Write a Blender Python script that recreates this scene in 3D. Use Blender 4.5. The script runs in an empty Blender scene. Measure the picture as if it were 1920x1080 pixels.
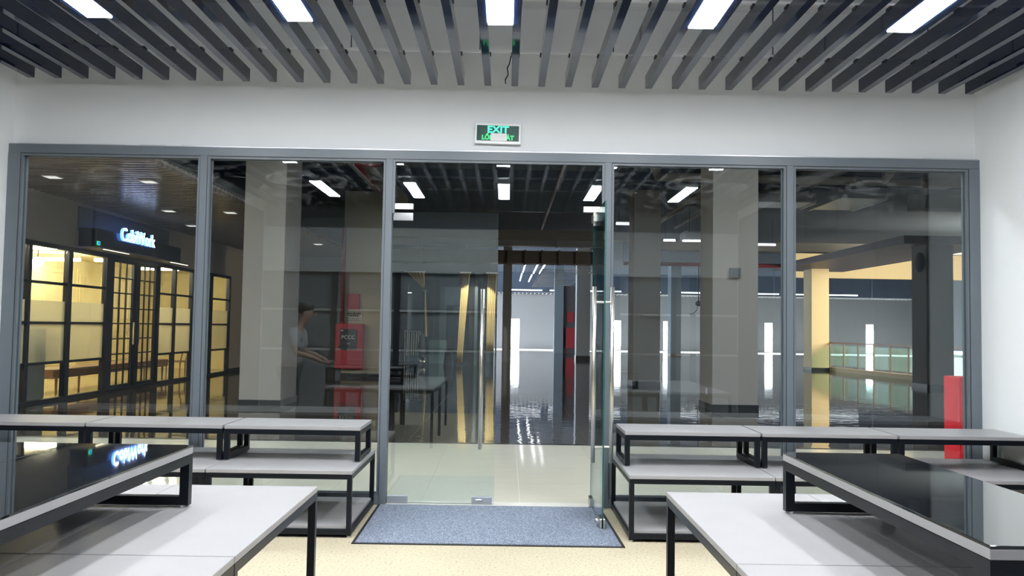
import bpy, bmesh, math, random
from mathutils import Vector, Matrix, Euler
random.seed(7)
S = bpy.context.scene
COL = S.collection
PI = math.pi

# ------------------------------------------------------------------ camera
cam = bpy.data.objects.new('camera', bpy.data.cameras.new('camera'))
COL.objects.link(cam)
cam.data.sensor_width = 36.0
cam.data.lens = 36.0 * 1555.7 / 1920.0
cam.data.clip_start = 0.05
cam.data.clip_end = 300
yaw, pitch, roll = 0.0057, 0.0472, 0.0162
F = Vector((math.sin(yaw)*math.cos(pitch), math.cos(yaw)*math.cos(pitch), math.sin(pitch)))
R0 = F.cross(Vector((0, 0, 1))).normalized()
U0 = R0.cross(F)
R = R0*math.cos(roll) + U0*math.sin(roll)
U = -R0*math.sin(roll) + U0*math.cos(roll)
M = Matrix((R, U, -F)).transposed().to_4x4()
M.translation = (0, 0, 1.529)
cam.matrix_world = M
S.camera = cam

# ------------------------------------------------------------------ world (daylight beyond the far windows)
w = bpy.data.worlds.new('world')
S.world = w
w.use_nodes = True
w.node_tree.nodes['Background'].inputs[0].default_value = (0.86, 0.93, 1.0, 1)
w.node_tree.nodes['Background'].inputs[1].default_value = 16.0

S.view_settings.view_transform = 'Standard'
S.view_settings.look = 'None'
S.view_settings.gamma = 1.0
S.view_settings.use_curve_mapping = False
S.view_settings.exposure = 0.32
LAMP = 54.0          # room lamps
S.cycles.use_denoising = True
S.cycles.max_bounces = 8
S.cycles.transparent_max_bounces = 24
S.cycles.glossy_bounces = 5
S.cycles.sample_clamp_indirect = 6.0
S.cycles.caustics_reflective = False
S.cycles.caustics_refractive = False

# ------------------------------------------------------------------ materials
MATS = {}
def mat(name, col, rough=0.5, metal=0.0, spec=0.5, noise=0.0, nscale=20.0, bump=0.0, bscale=200.0, coat=0.0):
    if name in MATS: return MATS[name]
    m = bpy.data.materials.new(name); m.use_nodes = True
    nt = m.node_tree; b = nt.nodes['Principled BSDF']
    b.inputs['Base Color'].default_value = (*col, 1)
    b.inputs['Roughness'].default_value = rough
    b.inputs['Metallic'].default_value = metal
    b.inputs['Specular IOR Level'].default_value = spec
    b.inputs['Coat Weight'].default_value = coat
    tc = nt.nodes.new('ShaderNodeTexCoord')
    if noise:
        n = nt.nodes.new('ShaderNodeTexNoise'); n.inputs['Scale'].default_value = nscale
        n.inputs['Detail'].default_value = 4
        r = nt.nodes.new('ShaderNodeMapRange')
        r.inputs[3].default_value = 1-noise; r.inputs[4].default_value = 1+noise
        mx = nt.nodes.new('ShaderNodeMix'); mx.data_type = 'RGBA'; mx.blend_type = 'MULTIPLY'
        mx.inputs[0].default_value = 1; mx.inputs[6].default_value = (*col, 1)
        nt.links.new(tc.outputs['Object'], n.inputs['Vector'])
        nt.links.new(n.outputs['Fac'], r.inputs[0])
        nt.links.new(r.outputs[0], mx.inputs[7])
        nt.links.new(mx.outputs[2], b.inputs['Base Color'])
    if bump:
        n2 = nt.nodes.new('ShaderNodeTexNoise'); n2.inputs['Scale'].default_value = bscale
        bp = nt.nodes.new('ShaderNodeBump'); bp.inputs['Strength'].default_value = bump
        bp.inputs['Distance'].default_value = 0.01
        nt.links.new(tc.outputs['Object'], n2.inputs['Vector'])
        nt.links.new(n2.outputs['Fac'], bp.inputs['Height'])
        nt.links.new(bp.outputs[0], b.inputs['Normal'])
    MATS[name] = m
    return m

def emis(name, col, strength):
    if name in MATS: return MATS[name]
    m = bpy.data.materials.new(name); m.use_nodes = True
    nt = m.node_tree; nt.nodes.clear()
    e = nt.nodes.new('ShaderNodeEmission'); o = nt.nodes.new('ShaderNodeOutputMaterial')
    e.inputs[0].default_value = (*col, 1); e.inputs[1].default_value = strength
    nt.links.new(e.outputs[0], o.inputs[0])
    MATS[name] = m
    return m

def glass(name, tint, f0=0.045, rough=0.0, smudge=False, haze=0.0, hazecol=(1, 1, 1)):
    """thin pane: transparent with a mirror share that rises towards grazing"""
    if name in MATS: return MATS[name]
    m = bpy.data.materials.new(name); m.use_nodes = True
    nt = m.node_tree; nt.nodes.clear(); N = nt.nodes.new; L = nt.links.new
    out = N('ShaderNodeOutputMaterial'); tr = N('ShaderNodeBsdfTransparent'); gl = N('ShaderNodeBsdfGlossy')
    tr.inputs[0].default_value = (*tint, 1); gl.inputs['Roughness'].default_value = rough
    gl.inputs[0].default_value = (0.88, 0.96, 1.0, 1)
    lw = N('ShaderNodeLayerWeight'); lw.inputs['Blend'].default_value = 0.5
    p = N('ShaderNodeMath'); p.operation = 'POWER'; p.inputs[1].default_value = 5
    ma = N('ShaderNodeMath'); ma.operation = 'MULTIPLY_ADD'; ma.inputs[1].default_value = 1-f0; ma.inputs[2].default_value = f0
    L(lw.outputs['Facing'], p.inputs[0]); L(p.outputs[0], ma.inputs[0])
    mx = N('ShaderNodeMixShader'); L(ma.outputs[0], mx.inputs[0]); L(tr.outputs[0], mx.inputs[1]); L(gl.outputs[0], mx.inputs[2])
    last = mx
    if haze or smudge:
        df = N('ShaderNodeBsdfDiffuse'); df.inputs[0].default_value = (*hazecol, 1)
        tl = N('ShaderNodeBsdfTranslucent'); tl.inputs[0].default_value = (*hazecol, 1)
        ad = N('ShaderNodeMixShader'); L(df.outputs[0], ad.inputs[1]); L(tl.outputs[0], ad.inputs[2])
        mh = N('ShaderNodeMixShader'); mh.inputs[0].default_value = haze
        L(mx.outputs[0], mh.inputs[1]); L(ad.outputs[0], mh.inputs[2])
        if smudge:   # wiped-dust smears near the head of the panes
            tc = N('ShaderNodeTexCoord'); mp = N('ShaderNodeMapping'); mp.inputs['Scale'].default_value = (1.2, 1, 3.2)
            ns = N('ShaderNodeTexNoise'); ns.inputs['Scale'].default_value = 3.5; ns.inputs['Detail'].default_value = 6
            ns.inputs['Distortion'].default_value = 1.6
            r1 = N('ShaderNodeMapRange'); r1.inputs[1].default_value = .52; r1.inputs[2].default_value = .8; r1.inputs[4].default_value = 0.11
            sp = N('ShaderNodeSeparateXYZ'); r2 = N('ShaderNodeMapRange'); r2.inputs[1].default_value = 2.45; r2.inputs[2].default_value = 2.98
            mu = N('ShaderNodeMath'); mu.operation = 'MULTIPLY'
            L(tc.outputs['Object'], mp.inputs[0]); L(mp.outputs[0], ns.inputs['Vector']); L(ns.outputs['Fac'], r1.inputs[0])
            L(tc.outputs['Object'], sp.inputs[0]); L(sp.outputs[2], r2.inputs[0])
            L(r1.outputs[0], mu.inputs[0]); L(r2.outputs[0], mu.inputs[1]); L(mu.outputs[0], mh.inputs[0])
        last = mh
    L(last.outputs[0], out.inputs[0])
    MATS[name] = m
    return m

wallm = mat('white wall paint', (0.84, 0.86, 0.87), 0.75, noise=0.015, nscale=3, bump=0.05, bscale=300)
soffit = mat('upper slab paint', (0.70, 0.72, 0.75), 0.85, noise=0.03, nscale=2)
slatm = mat('dark lacquered slat', (0.007, 0.015, 0.045), 0.07, spec=0.5)
framem = mat('grey frame paint', (0.14, 0.165, 0.19), 0.4, noise=0.05, nscale=9)
beadm = mat('dark gasket', (0.02, 0.024, 0.03), 0.6)
blackm = mat('black powder coat', (0.005, 0.007, 0.011), 0.35, spec=0.25)
lam = mat('grey laminate', (0.325, 0.32, 0.325), 0.45, noise=0.05, nscale=7)
lamedge = mat('laminate edge band', (0.36, 0.355, 0.35), 0.5)
bglass = mat('black glass', (0.006, 0.007, 0.010), 0.02, spec=0.9, coat=1.0)
steel = mat('brushed steel', (0.78, 0.76, 0.70), 0.28, metal=1.0)
chrome = mat('polished chrome', (0.82, 0.83, 0.85), 0.12, metal=1.0)
zinc = mat('galvanised metal', (0.55, 0.58, 0.62), 0.4, metal=0.8)
paneglass = glass('clear pane', (0.96, 0.985, 0.985), 0.072, smudge=True)
doorglass = glass('door pane', (0.95, 0.985, 0.98), 0.085)
edgeglass = mat('green glass edge', (0.02, 0.09, 0.08), 0.15)
railglass = glass('balustrade pane', (0.80, 0.93, 0.90), 0.08, haze=0.12, hazecol=(0.7, 0.9, 0.87))
shopglass = glass('shop pane', (0.98, 0.98, 0.96), 0.04)
frost = glass('frosted film', (0.9, 0.9, 0.85), 0.03, rough=0.3, haze=0.55, hazecol=(0.86, 0.86, 0.74))
colm = mat('column plaster', (0.50, 0.475, 0.44), 0.8, noise=0.03, nscale=2)
basem = mat('dark plinth tile', (0.03, 0.035, 0.04), 0.3)
slabm = mat('dark painted slab', (0.06, 0.085, 0.13), 0.85, noise=0.15, nscale=1)
beamm = mat('concrete beam', (0.27, 0.265, 0.25), 0.8, noise=0.1, nscale=2)
ductm = mat('duct lagging', (0.13, 0.115, 0.11), 0.6, noise=0.1, nscale=3)
pipem = mat('lagged pipe', (0.36, 0.33, 0.29), 0.55, noise=0.08, nscale=4)
farwall = mat('far wall paint', (0.23, 0.24, 0.255), 0.75)
greywall = mat('grey partition paint', (0.20, 0.22, 0.25), 0.8)
bluegrey = mat('blue grey panel', (0.10, 0.14, 0.18), 0.5)
redm = mat('red enamel', (0.52, 0.012, 0.035), 0.35)
redpipe = mat('red pipe paint', (0.20, 0.015, 0.025), 0.35)
warmwall = mat('warm office paint', (0.90, 0.81, 0.47), 0.8)
beige = mat('beige wall paint', (0.46, 0.42, 0.36), 0.8, noise=0.02, nscale=2)
sunshade = mat('brown slat finish', (0.23, 0.19, 0.165), 0.22, spec=0.6)
curtm = mat('yellow curtain cloth', (0.80, 0.66, 0.36), 0.85)
wood = mat('brown wood', (0.19, 0.10, 0.055), 0.45, noise=0.2, nscale=8)
railwood = mat('timber handrail', (0.42, 0.20, 0.11), 0.4)
paper = mat('paper', (0.72, 0.70, 0.66), 0.8)
ink = mat('dark ink', (0.06, 0.02, 0.03), 0.8)
whiteplastic = mat('white plastic', (0.80, 0.80, 0.80), 0.4)
rubber = mat('black rubber', (0.012, 0.012, 0.013), 0.8)
lampm = emis('room lamp diffuser', (0.94, 0.97, 1.0), LAMP)
tubem = emis('hall tube light', (0.93, 0.97, 1.0), 4.0)
downm = emis('downlight face', (1.0, 0.96, 0.88), .8)
warmtube = emis('office tube', (1.0, 0.88, 0.62), 120.0)

def speckle():
    m = bpy.data.materials.new('speckled cream floor'); m.use_nodes = True
    nt = m.node_tree; b = nt.nodes['Principled BSDF']; N = nt.nodes.new; L = nt.links.new
    tc = N('ShaderNodeTexCoord')
    n = N('ShaderNodeTexNoise'); n.inputs['Scale'].default_value = 55; n.inputs['Detail'].default_value = 5; n.inputs['Roughness'].default_value = .65
    r = N('ShaderNodeValToRGB'); r.color_ramp.elements[0].position = 0.30; r.color_ramp.elements[0].color = (0.13, 0.10, 0.05, 1)
    r.color_ramp.elements[1].position = 0.42; r.color_ramp.elements[1].color = (0.47, 0.41, 0.285, 1)
    e = r.color_ramp.elements.new(0.62); e.color = (0.56, 0.50, 0.365, 1)
    n2 = N('ShaderNodeTexNoise'); n2.inputs['Scale'].default_value = 2.5
    mr = N('ShaderNodeMapRange'); mr.inputs[3].default_value = .92; mr.inputs[4].default_value = 1.06
    mx = N('ShaderNodeMix'); mx.data_type = 'RGBA'; mx.blend_type = 'MULTIPLY'; mx.inputs[0].default_value = 1
    L(tc.outputs['Object'], n.inputs['Vector']); L(tc.outputs['Object'], n2.inputs['Vector'])
    L(n.outputs['Fac'], r.inputs[0]); L(n2.outputs['Fac'], mr.inputs[0])
    L(r.outputs[0], mx.inputs[6]); L(mr.outputs[0], mx.inputs[7]); L(mx.outputs[2], b.inputs['Base Color'])
    b.inputs['Roughness'].default_value = 0.55
    return m

def matcloth():
    m = bpy.data.materials.new('blue grey mat pile'); m.use_nodes = True
    nt = m.node_tree; b = nt.nodes['Principled BSDF']; N = nt.nodes.new; L = nt.links.new
    tc = N('ShaderNodeTexCoord'); n = N('ShaderNodeTexNoise'); n.inputs['Scale'].default_value = 130; n.inputs['Detail'].default_value = 3
    r = N('ShaderNodeValToRGB'); r.color_ramp.elements[0].position = .38; r.color_ramp.elements[0].color = (0.08, 0.10, 0.14, 1)
    r.color_ramp.elements[1].position = .62; r.color_ramp.elements[1].color = (0.30, 0.345, 0.43, 1)
    bp = N('ShaderNodeBump'); bp.inputs['Strength'].default_value = .6; bp.inputs['Distance'].default_value = .004
    L(tc.outputs['Object'], n.inputs['Vector']); L(n.outputs['Fac'], r.inputs[0]); L(r.outputs[0], b.inputs['Base Color'])
    L(n.outputs['Fac'], bp.inputs['Height']); L(bp.outputs[0], b.inputs['Normal'])
    b.inputs['Roughness'].default_value = .9
    return m

def gloss_floor(name, col, rough, wave, grid=None, ior=2.1):
    m = bpy.data.materials.new(name); m.use_nodes = True
    nt = m.node_tree; b = nt.nodes['Principled BSDF']; N = nt.nodes.new; L = nt.links.new
    geo = N('ShaderNodeNewGeometry')
    mp = N('ShaderNodeMapping'); mp.inputs['Scale'].default_value = (1.2, 2.0, 1)
    n = N('ShaderNodeTexNoise'); n.inputs['Scale'].default_value = 2.2; n.inputs['Detail'].default_value = 1.5
    bp = N('ShaderNodeBump'); bp.inputs['Strength'].default_value = wave; bp.inputs['Distance'].default_value = .02
    L(geo.outputs['Position'], mp.inputs[0]); L(mp.outputs[0], n.inputs['Vector'])
    L(n.outputs['Fac'], bp.inputs['Height']); L(bp.outputs[0], b.inputs['Normal'])
    b.inputs['Base Color'].default_value = (*col, 1)
    if grid:
        br = N('ShaderNodeTexBrick'); br.offset = 0; br.inputs['Scale'].default_value = 1
        br.inputs['Brick Width'].default_value = .8; br.inputs['Row Height'].default_value = .8
        br.inputs['Mortar Size'].default_value = .004
        br.inputs['Color1'].default_value = (*col, 1); br.inputs['Color2'].default_value = (*[c*1.08 for c in col], 1)
        br.inputs['Mortar'].default_value = (*[c*.5 for c in col], 1)
        L(geo.outputs['Position'], br.inputs['Vector']); L(br.outputs['Color'], b.inputs['Base Color'])
    b.inputs['Roughness'].default_value = rough
    b.inputs['Specular IOR Level'].default_value = .5; b.inputs['IOR'].default_value = ior
    return m
creamfloor = speckle()
matm = matcloth()
paletile = gloss_floor('pale polished tile', (0.74, 0.72, 0.60), 0.07, 0.05, ior=1.5)
darktile = gloss_floor('dark polished tile', (0.085, 0.075, 0.068), 0.035, 0.10)
darkfar = gloss_floor('dark polished floor', (0.085, 0.08, 0.076), 0.06, 0.12, grid=True)

# ------------------------------------------------------------------ geometry helpers
WOFF = {}
def wo(o):
    return WOFF.get(o.name, Vector((0, 0, 0))) if o else Vector((0, 0, 0))

def bx(bm, x0, x1, y0, y1, z0, z1, bev=0.0):
    r = bmesh.ops.create_cube(bm, size=1.0)
    vs = r['verts']
    for v in vs:
        v.co = Vector(((x0+x1)/2 + v.co.x*(x1-x0), (y0+y1)/2 + v.co.y*(y1-y0), (z0+z1)/2 + v.co.z*(z1-z0)))
    if bev:
        es = list({e for v in vs for e in v.link_edges})
        bmesh.ops.bevel(bm, geom=es, offset=bev, segments=1, affect='EDGES')

def cyl(bm, a, b, r, seg=14, r2=None):
    a = Vector(a); b = Vector(b); d = b-a
    q = Vector((0, 0, 1)).rotation_difference(d)
    mt = Matrix.Translation((a+b)/2) @ q.to_matrix().to_4x4()
    bmesh.ops.create_cone(bm, cap_ends=True, segments=seg, radius1=r, radius2=r if r2 is None else r2, depth=d.length, matrix=mt)

def ball(bm, c, r, sc=(1, 1, 1), seg=16):
    mt = Matrix.Translation(c) @ Matrix.Diagonal((*sc, 1))
    bmesh.ops.create_uvsphere(bm, u_segments=seg, v_segments=seg//2+2, radius=r, matrix=mt)

def obj(name, bm, m, parent=None, smooth=False, kind=None, label=None, extra=None):
    me = bpy.data.meshes.new(name)
    off = wo(parent)
    if parent is not None and off.length:
        bmesh.ops.translate(bm, verts=bm.verts, vec=-off)
    bm.normal_update()
    bm.to_mesh(me); bm.free()
    o = bpy.data.objects.new(name, me); COL.objects.link(o)
    me.materials.append(m)
    if extra: me.materials.append(extra)
    if smooth:
        for p in me.polygons: p.use_smooth = True
    if parent is not None: o.parent = parent; WOFF[o.name] = off
    if kind: o['kind'] = kind
    if label: o['label'] = label
    return o

def box(name, b, m, parent=None, bev=0.0, **k):
    bm = bmesh.new(); bx(bm, *b, bev=bev)
    return obj(name, bm, m, parent, **k)

def thing(name, label, cat, loc=(0, 0, 0), group=None, kind=None):
    o = bpy.data.objects.new(name, None); COL.objects.link(o)
    o.location = loc; o.empty_display_size = .1; WOFF[o.name] = Vector(loc)
    if label: o['label'] = label
    if cat: o['category'] = cat
    if group: o['group'] = group
    if kind: o['kind'] = kind
    return o

def tag(o, label, cat, group=None, kind=None):
    if label: o['label'] = label
    if cat: o['category'] = cat
    if group: o['group'] = group
    if kind: o['kind'] = kind
    return o

def copy_tree(o, parent=None):
    c = o.copy(); COL.objects.link(c)
    if parent is not None: c.parent = parent
    for ch in list(o.children): copy_tree(ch, c)
    return c

def place(proto, used, loc, label, cat=None, group=None):
    o = proto if not used else copy_tree(proto)
    o.location = loc; o['label'] = label
    if cat: o['category'] = cat
    if group: o['group'] = group
    return o

def text_bm(txt, size, depth, mt, bold=0.0, sx=1.0):
    cu = bpy.data.curves.new('t', 'FONT'); cu.body = txt; cu.size = size; cu.extrude = depth/2
    cu.align_x = 'CENTER'; cu.align_y = 'CENTER'; cu.offset = bold; cu.resolution_u = 3
    o = bpy.data.objects.new('t', cu); COL.objects.link(o)
    dg = bpy.context.evaluated_depsgraph_get()
    me = bpy.data.meshes.new_from_object(o.evaluated_get(dg))
    bm = bmesh.new(); bm.from_mesh(me)
    bmesh.ops.transform(bm, verts=bm.verts, matrix=mt @ Matrix.Diagonal((sx, 1, 1, 1)))
    bpy.data.objects.remove(o); bpy.data.meshes.remove(me); bpy.data.curves.remove(cu)
    return bm
def facing_viewer(x, y, z): return Matrix.Translation((x, y, z)) @ Euler((PI/2, 0, 0)).to_matrix().to_4x4()
def facing_right(x, y, z): return Matrix.Translation((x, y, z)) @ Euler((PI/2, 0, PI/2)).to_matrix().to_4x4()

# ------------------------------------------------------------------ room shell
D = 7.2                      # glazed front
XL, XR, YB = -4.34, 4.10, -0.35
ZC = 4.35
box('floor', (XL-.1, XR+.1, YB-.1, D+.06, -0.12, 0.0), creamfloor, kind='structure', label='cream speckled floor of the front room')
box('wall_left', (XL-.15, XL, YB-.1, D+.02, 0, ZC), wallm, kind='structure', label='white side wall at the left edge')
box('wall_right', (XR, XR+.15, YB-.1, D+.02, 0, ZC), wallm, kind='structure', label='white side wall at the right edge')
box('wall_front', (XL-.15, XR+.15, D+.02, D+.20, 3.05, ZC), wallm, kind='structure', label='white wall above the glazed front')
wb = thing('wall_back', 'pale wall with shelves, mirrored in the glass', None, (0, YB, 0), kind='structure')
box('plaster', (XL-.1, XR+.1, YB-.15, YB, 0, ZC), mat('back wall grey', (0.20, 0.215, 0.23), .8), wb)
box('bulkhead', (XL, XR, YB, YB+.12, 2.46, 3.24), wallm, wb)
for z in (1.79, 1.09):
    box('ledge', (XL, XR, YB, YB+.06, z-.02, z+.02), wallm, wb)
    box('joint', (XL, XR, YB, YB+.062, z+.02, z+.035), beadm, wb)
for x in (-3.06, -2.86, -1.95, 1.95, 2.95, 3.3):
    box('upright', (x-.05, x+.05, YB, YB+.07, 0, 2.46), beadm, wb)
box('low_panel', (XL, XR, YB, YB+.03, 0, 1.07), greywall, wb)

dkp = mat('charcoal wall cladding', (0.035, 0.04, 0.05), .6)
for nm_, par, a, b in (('left', 'wall_left', XL, XL+.02), ('right', 'wall_right', XR-.02, XR)):
    for k in range(6):
        st = 1.20 if nm_ == 'left' else 1.10
        y0 = YB + .13 + k*st
        if True:
            box('cladding_panel', (a, b, y0, y0+st-.02, 0, 3.5), dkp, bpy.data.objects[par])

# ceiling: slab, slats, carriers, clips, rods
ceil = thing('ceiling', 'open ceiling of dark slats below a pale slab', None, (0, 0, 0), kind='structure')
box('slab', (XL-.15, XR+.15, YB-.1, D+.2, ZC, ZC+.15), soffit, ceil)
SP, SX0, SW, ZB, SH = 0.2304, -4.112, 0.058, 3.60, 0.11
first = None
for i in range(36):
    x = SX0 + i*SP
    if first is None:
        first = box('slat', (-SW/2, SW/2, YB+.05, 7.05, ZB, ZB+SH), slatm, ceil, bev=.0015)
        s = first
    else:
        s = first.copy(); COL.objects.link(s)
    s.location = (x, 0, 0)
for i, y in enumerate((6.55, 5.47, 4.38, 3.3, 2.2, 1.1)):
    bm = bmesh.new()
    bx(bm, XL, XR, y-.014, y+.014, ZB+SH+.012, ZB+SH+.03)
    obj('carrier_bar', bm, mat('white carrier', (.85, .86, .88), .3), ceil)
    bm = bmesh.new()
    for k in range(35):
        x = SX0 + k*SP
        bx(bm, x-.035, x+.035, y-.02, y+.045, ZB+SH-.004, ZB+SH+.012)
    obj('clip', bm, beadm, ceil, kind='stuff')
    for x in (-3.3, -1.28, -.22 if i % 2 else -.25, .82, 2.1, 3.35):
        bm = bmesh.new(); cyl(bm, (x, y, ZB+SH+.03), (x, y, ZC), .0045, 6)
        obj('hanger_rod', bm, beadm, ceil)

# lamps
def lamp(y0, y1):
    t = thing('ceiling_lamp', None, 'lamp', (0, 0, 0), 'linear lamps set between the ceiling slats')
    L2 = (y1-y0)/2
    bm = bmesh.new(); bx(bm, -.088, .088, -L2, L2, 0.004, .07)
    obj('housing', bm, whiteplastic, t)
    bm = bmesh.new(); bx(bm, -.084, .084, -L2+.006, L2-.006, -.004, .004)
    obj('diffuser', bm, lampm, t)
    bm = bmesh.new(); bx(bm, -.06, .06, -L2+.05, L2-.05, .0705, .076)
    obj('added_uplight', bm, emis('added uplight glow', (.92, .96, 1.0), 9.0), t)  # added glowing strip, brightens the wall and slab above the slats
    return t
lx = [-2.81, -1.445, -.075, 1.295, 2.66]
nm = ['far left lamp, over the left tables', 'lamp left of the middle', 'middle lamp, above the exit sign', 'lamp right of the middle', 'far right lamp, over the right tables']
nm2 = ['leftmost', 'second from left', 'middle', 'second from right', 'rightmost']
p = lamp(3.80, 5.59)
for i, x in enumerate(lx):
    place(p, i, (x, 4.695, ZB-.004), 'glowing white linear lamp between slats, ' + nm[i])
p = lamp(1.05, 2.45)
for i, x in enumerate(lx):
    place(p, i, (x, 1.75, ZB-.004), 'white linear lamp seen mirrored in the glass, ' + nm2[i] + ' of its row')

# loose wire by the middle slats
bm = bmesh.new()
pts = [(.0, 6.62, 3.72), (-.012, 6.63, 3.66), (-.03, 6.62, 3.62), (-.02, 6.62, 3.57), (-.045, 6.61, 3.52), (-.04, 6.61, 3.49)]
for a, b in zip(pts, pts[1:]): cyl(bm, a, b, .005, 6)
tag(obj('loose_wire', bm, rubber), 'short loose black wire hanging above the exit sign', 'wire')

# exit sign
es = thing('exit_sign', 'green lit exit sign with white rim and a white sticker, above the doors', 'sign', (-.104, D+.02, 3.214))
bm = bmesh.new(); bx(bm, -.305, .098, D-.03, D+.02, 3.124, 3.304, bev=.004); o = obj('housing', bm, mat('sign rim white', (.93, .94, .94), .35), es)
box('face', (-.288, .079, D-.034, D-.029, 3.150, 3.284), mat('dark green acrylic', (0.0, 0.055, 0.038), .35, spec=.3), es)
obj('lettering', text_bm('EXIT', .082, .002, facing_viewer(-.104, D-.036, 3.246), bold=.002, sx=1.12), emis('sign letters cyan', (0.10, 1.0, 0.55), 1.5), es)
obj('lettering', text_bm('LỐI THOÁT', .054, .002, facing_viewer(-.104, D-.036, 3.176), bold=.002), emis('sign letters green', (0.10, 1.0, 0.32), 1.0), es)
box('sticker', (-.165, -.025, D-.040, D-.037, 3.148, 3.214), whiteplastic, es)
box('bracket', (-.325, -.30, D-.005, D+.02, 3.27, 3.28), zinc, es)
es.rotation_euler = (0, math.radians(0.9), 0)

# ------------------------------------------------------------------ glazed front
MX = [-4.31, -2.648, -1.038, .862, 2.446, 4.084]
HW = .030
ZT = 3.05; ZI = 2.972
def edges(i):
    a = MX[i] + (.075 if i == 0 else HW)
    b = MX[i+1] - (.075 if i == 4 else HW)
    return a, b
fr = thing('trim_1', 'grey painted metal frame around the glazed front', None, (0, D, 0), kind='structure')
box('head_rail', (MX[0]-.03, MX[5]+.02, D-.05, D+.05, ZI, ZT), framem, fr, bev=.002)
bm = bmesh.new()      # ragged sealant above the head rail
x = MX[0]
while x < MX[5]:
    l = random.uniform(.1, .4); bx(bm, x, min(x+l, MX[5]), D-.052, D+.02, ZT-.002, ZT+random.uniform(.002, .009)); x += l
obj('sealant', bm, zinc, fr)
for i, x in enumerate(MX):
    h = .055 if i in (0, 5) else HW
    c = x + (.02 if i == 0 else -.02 if i == 5 else 0)
    box('post', (c-h, c+h, D-.052, D+.052, 0, ZI), framem, fr, bev=.002)
for i in (0, 1, 3, 4):
    a, b = edges(i)
    box('sill_rail', (a-.01, b+.01, D-.05, D+.05, 0, .075), framem, fr, bev=.002)
n = 0
for i in (0, 1, 3, 4):
    n += 1
    a, b = edges(i)
    wn = thing('window_%d' % n, ['leftmost', 'second', None, 'fourth', 'rightmost'][i] + ' fixed pane of the glazed front', None, ((a+b)/2, D, 0), kind='structure')
    bm = bmesh.new(); bx(bm, a, b, D-.006, D+.006, .075, ZI)
    obj('pane', bm, paneglass, wn)
    for s in (-1, 1):
        y = D + s*.028
        for nmb, bb in (('bead', (a, b, y-.014, y+.014, ZI-.022, ZI)), ('bead', (a, b, y-.014, y+.014, .075, .097)),
                        ('bead', (a, a+.022, y-.014, y+.014, .097, ZI-.022)), ('bead', (b-.022, b, y-.014, y+.014, .097, ZI-.022))):
            box(nmb, bb, framem, wn)
    for bb in ((a, b, D-.047, D-.043, ZI-.004, ZI), (a-.002, a+.003, D-.047, D-.043, .075, ZI), (b-.003, b+.002, D-.047, D-.043, .075, ZI)):
        box('gasket', bb, beadm, wn)
# transom pane above the doors
a, b = edges(2)
tw = thing('window_5', 'clear transom pane above the double doors', None, ((a+b)/2, D, 2.53), kind='structure')
box('pane', (a, b, D-.006, D+.006, 2.535, ZI), paneglass, tw)
for bb in ((a, b, D-.045, D-.015, ZI-.022, ZI), (a, a+.02, D-.045, D-.015, 2.5, ZI-.022), (b-.02, b, D-.045, D-.015, 2.5, ZI-.022)):
    box('bead', bb, framem, tw)
box('gasket', (a, b, D-.047, D-.046, ZI-.004, ZI), beadm, tw)
for c in (a+.09, b-.09):
    box('patch_fitting', (c-.09, c+.09, D-.022, D+.022, 2.538, 2.59), steel, tw, bev=.003)
box('floor_threshold', (MX[2]+.03, MX[3]-.03, D-.05, D+.10, 0, .008), mat('threshold stone', (.62, .61, .56), .5, noise=.15, nscale=6), None,
    ).name = 'trim_2'
tag(bpy.data.objects['trim_2'], 'worn pale threshold strip under the doors', None, kind='structure')

# door leaves
def leaf_glass(x0, x1, y0, y1, par):
    bm = bmesh.new(); bx(bm, x0, x1, y0, y1, .012, 2.52)
    o = obj('glass_leaf', bm, doorglass, par, extra=edgeglass)
    big = max(x1-x0, y1-y0)
    for pgn in o.data.polygons:
        if pgn.area < .3: pgn.material_index = 1
    return o
d1 = thing('door_1', 'closed left glass door leaf with steel bar handle', None, (-1.0, D, 0), kind='structure')
leaf_glass(-1.003, -.085, D-.006, D+.006, d1)
for c, z in ((-.915, 2.475), (-.915, .038), (-.19, .038)):
    box('patch_fitting', (c-.088, c+.088, D-.02, D+.02, z-.036, z+.036), zinc if z < 1 else chrome, d1, bev=.004)
bm = bmesh.new(); ball(bm, (-.215, D-.022, .04), .022, (1.7, .4, .8)); obj('lock_cylinder', bm, chrome, d1, smooth=True)
bm = bmesh.new(); bx(bm, -.2, -.16, D-.01, D+.01, -.002, .012); obj('lock_bolt', bm, chrome, d1)
def bar_handle(par, axis, cx, cy, z0, z1, off, r=.0155):
    h = None
    for s in (-1, 1):
        bm = bmesh.new()
        px, py = (cx, cy+s*off) if axis == 'y' else (cx+s*off, cy)
        cyl(bm, (px, py, z0), (px, py, z1), r, 18)
        o = obj('handle', bm, steel, par, smooth=False)
        for pg in o.data.polygons: pg.use_smooth = len(pg.vertices) == 4
        for z in (z0+.12, z1-.12):
            bm = bmesh.new(); cyl(bm, (cx, cy, z), (px, py, z), .010, 12); obj('standoff', bm, steel, o)
bar_handle(d1, 'y', -.212, D, .486, 1.852, .07)
d2 = thing('door_2', 'right glass door leaf standing open into the room', None, (.752, D-.065, 0), kind='structure')
XD = .752
leaf_glass(XD-.006, XD+.006, D-.83, D+.065, d2)
box('patch_fitting', (XD-.022, XD+.022, D-.09, D+.065, .01, .085), steel, d2, bev=.004)
box('patch_fitting', (XD-.022, XD+.022, D-.09, D+.065, 2.45, 2.522), steel, d2, bev=.004)
box('patch_fitting', (XD-.02, XD+.02, D-.83, D-.68, .012, .085), steel, d2, bev=.004)
bm = bmesh.new(); ball(bm, (XD-.035, D-.77, .06), .024, (1, 1.2, 1)); obj('lock_cylinder', bm, chrome, d2, smooth=True)
bar_handle(d2, 'x', XD, 6.46, .495, 1.855, .07, .0165)
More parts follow.
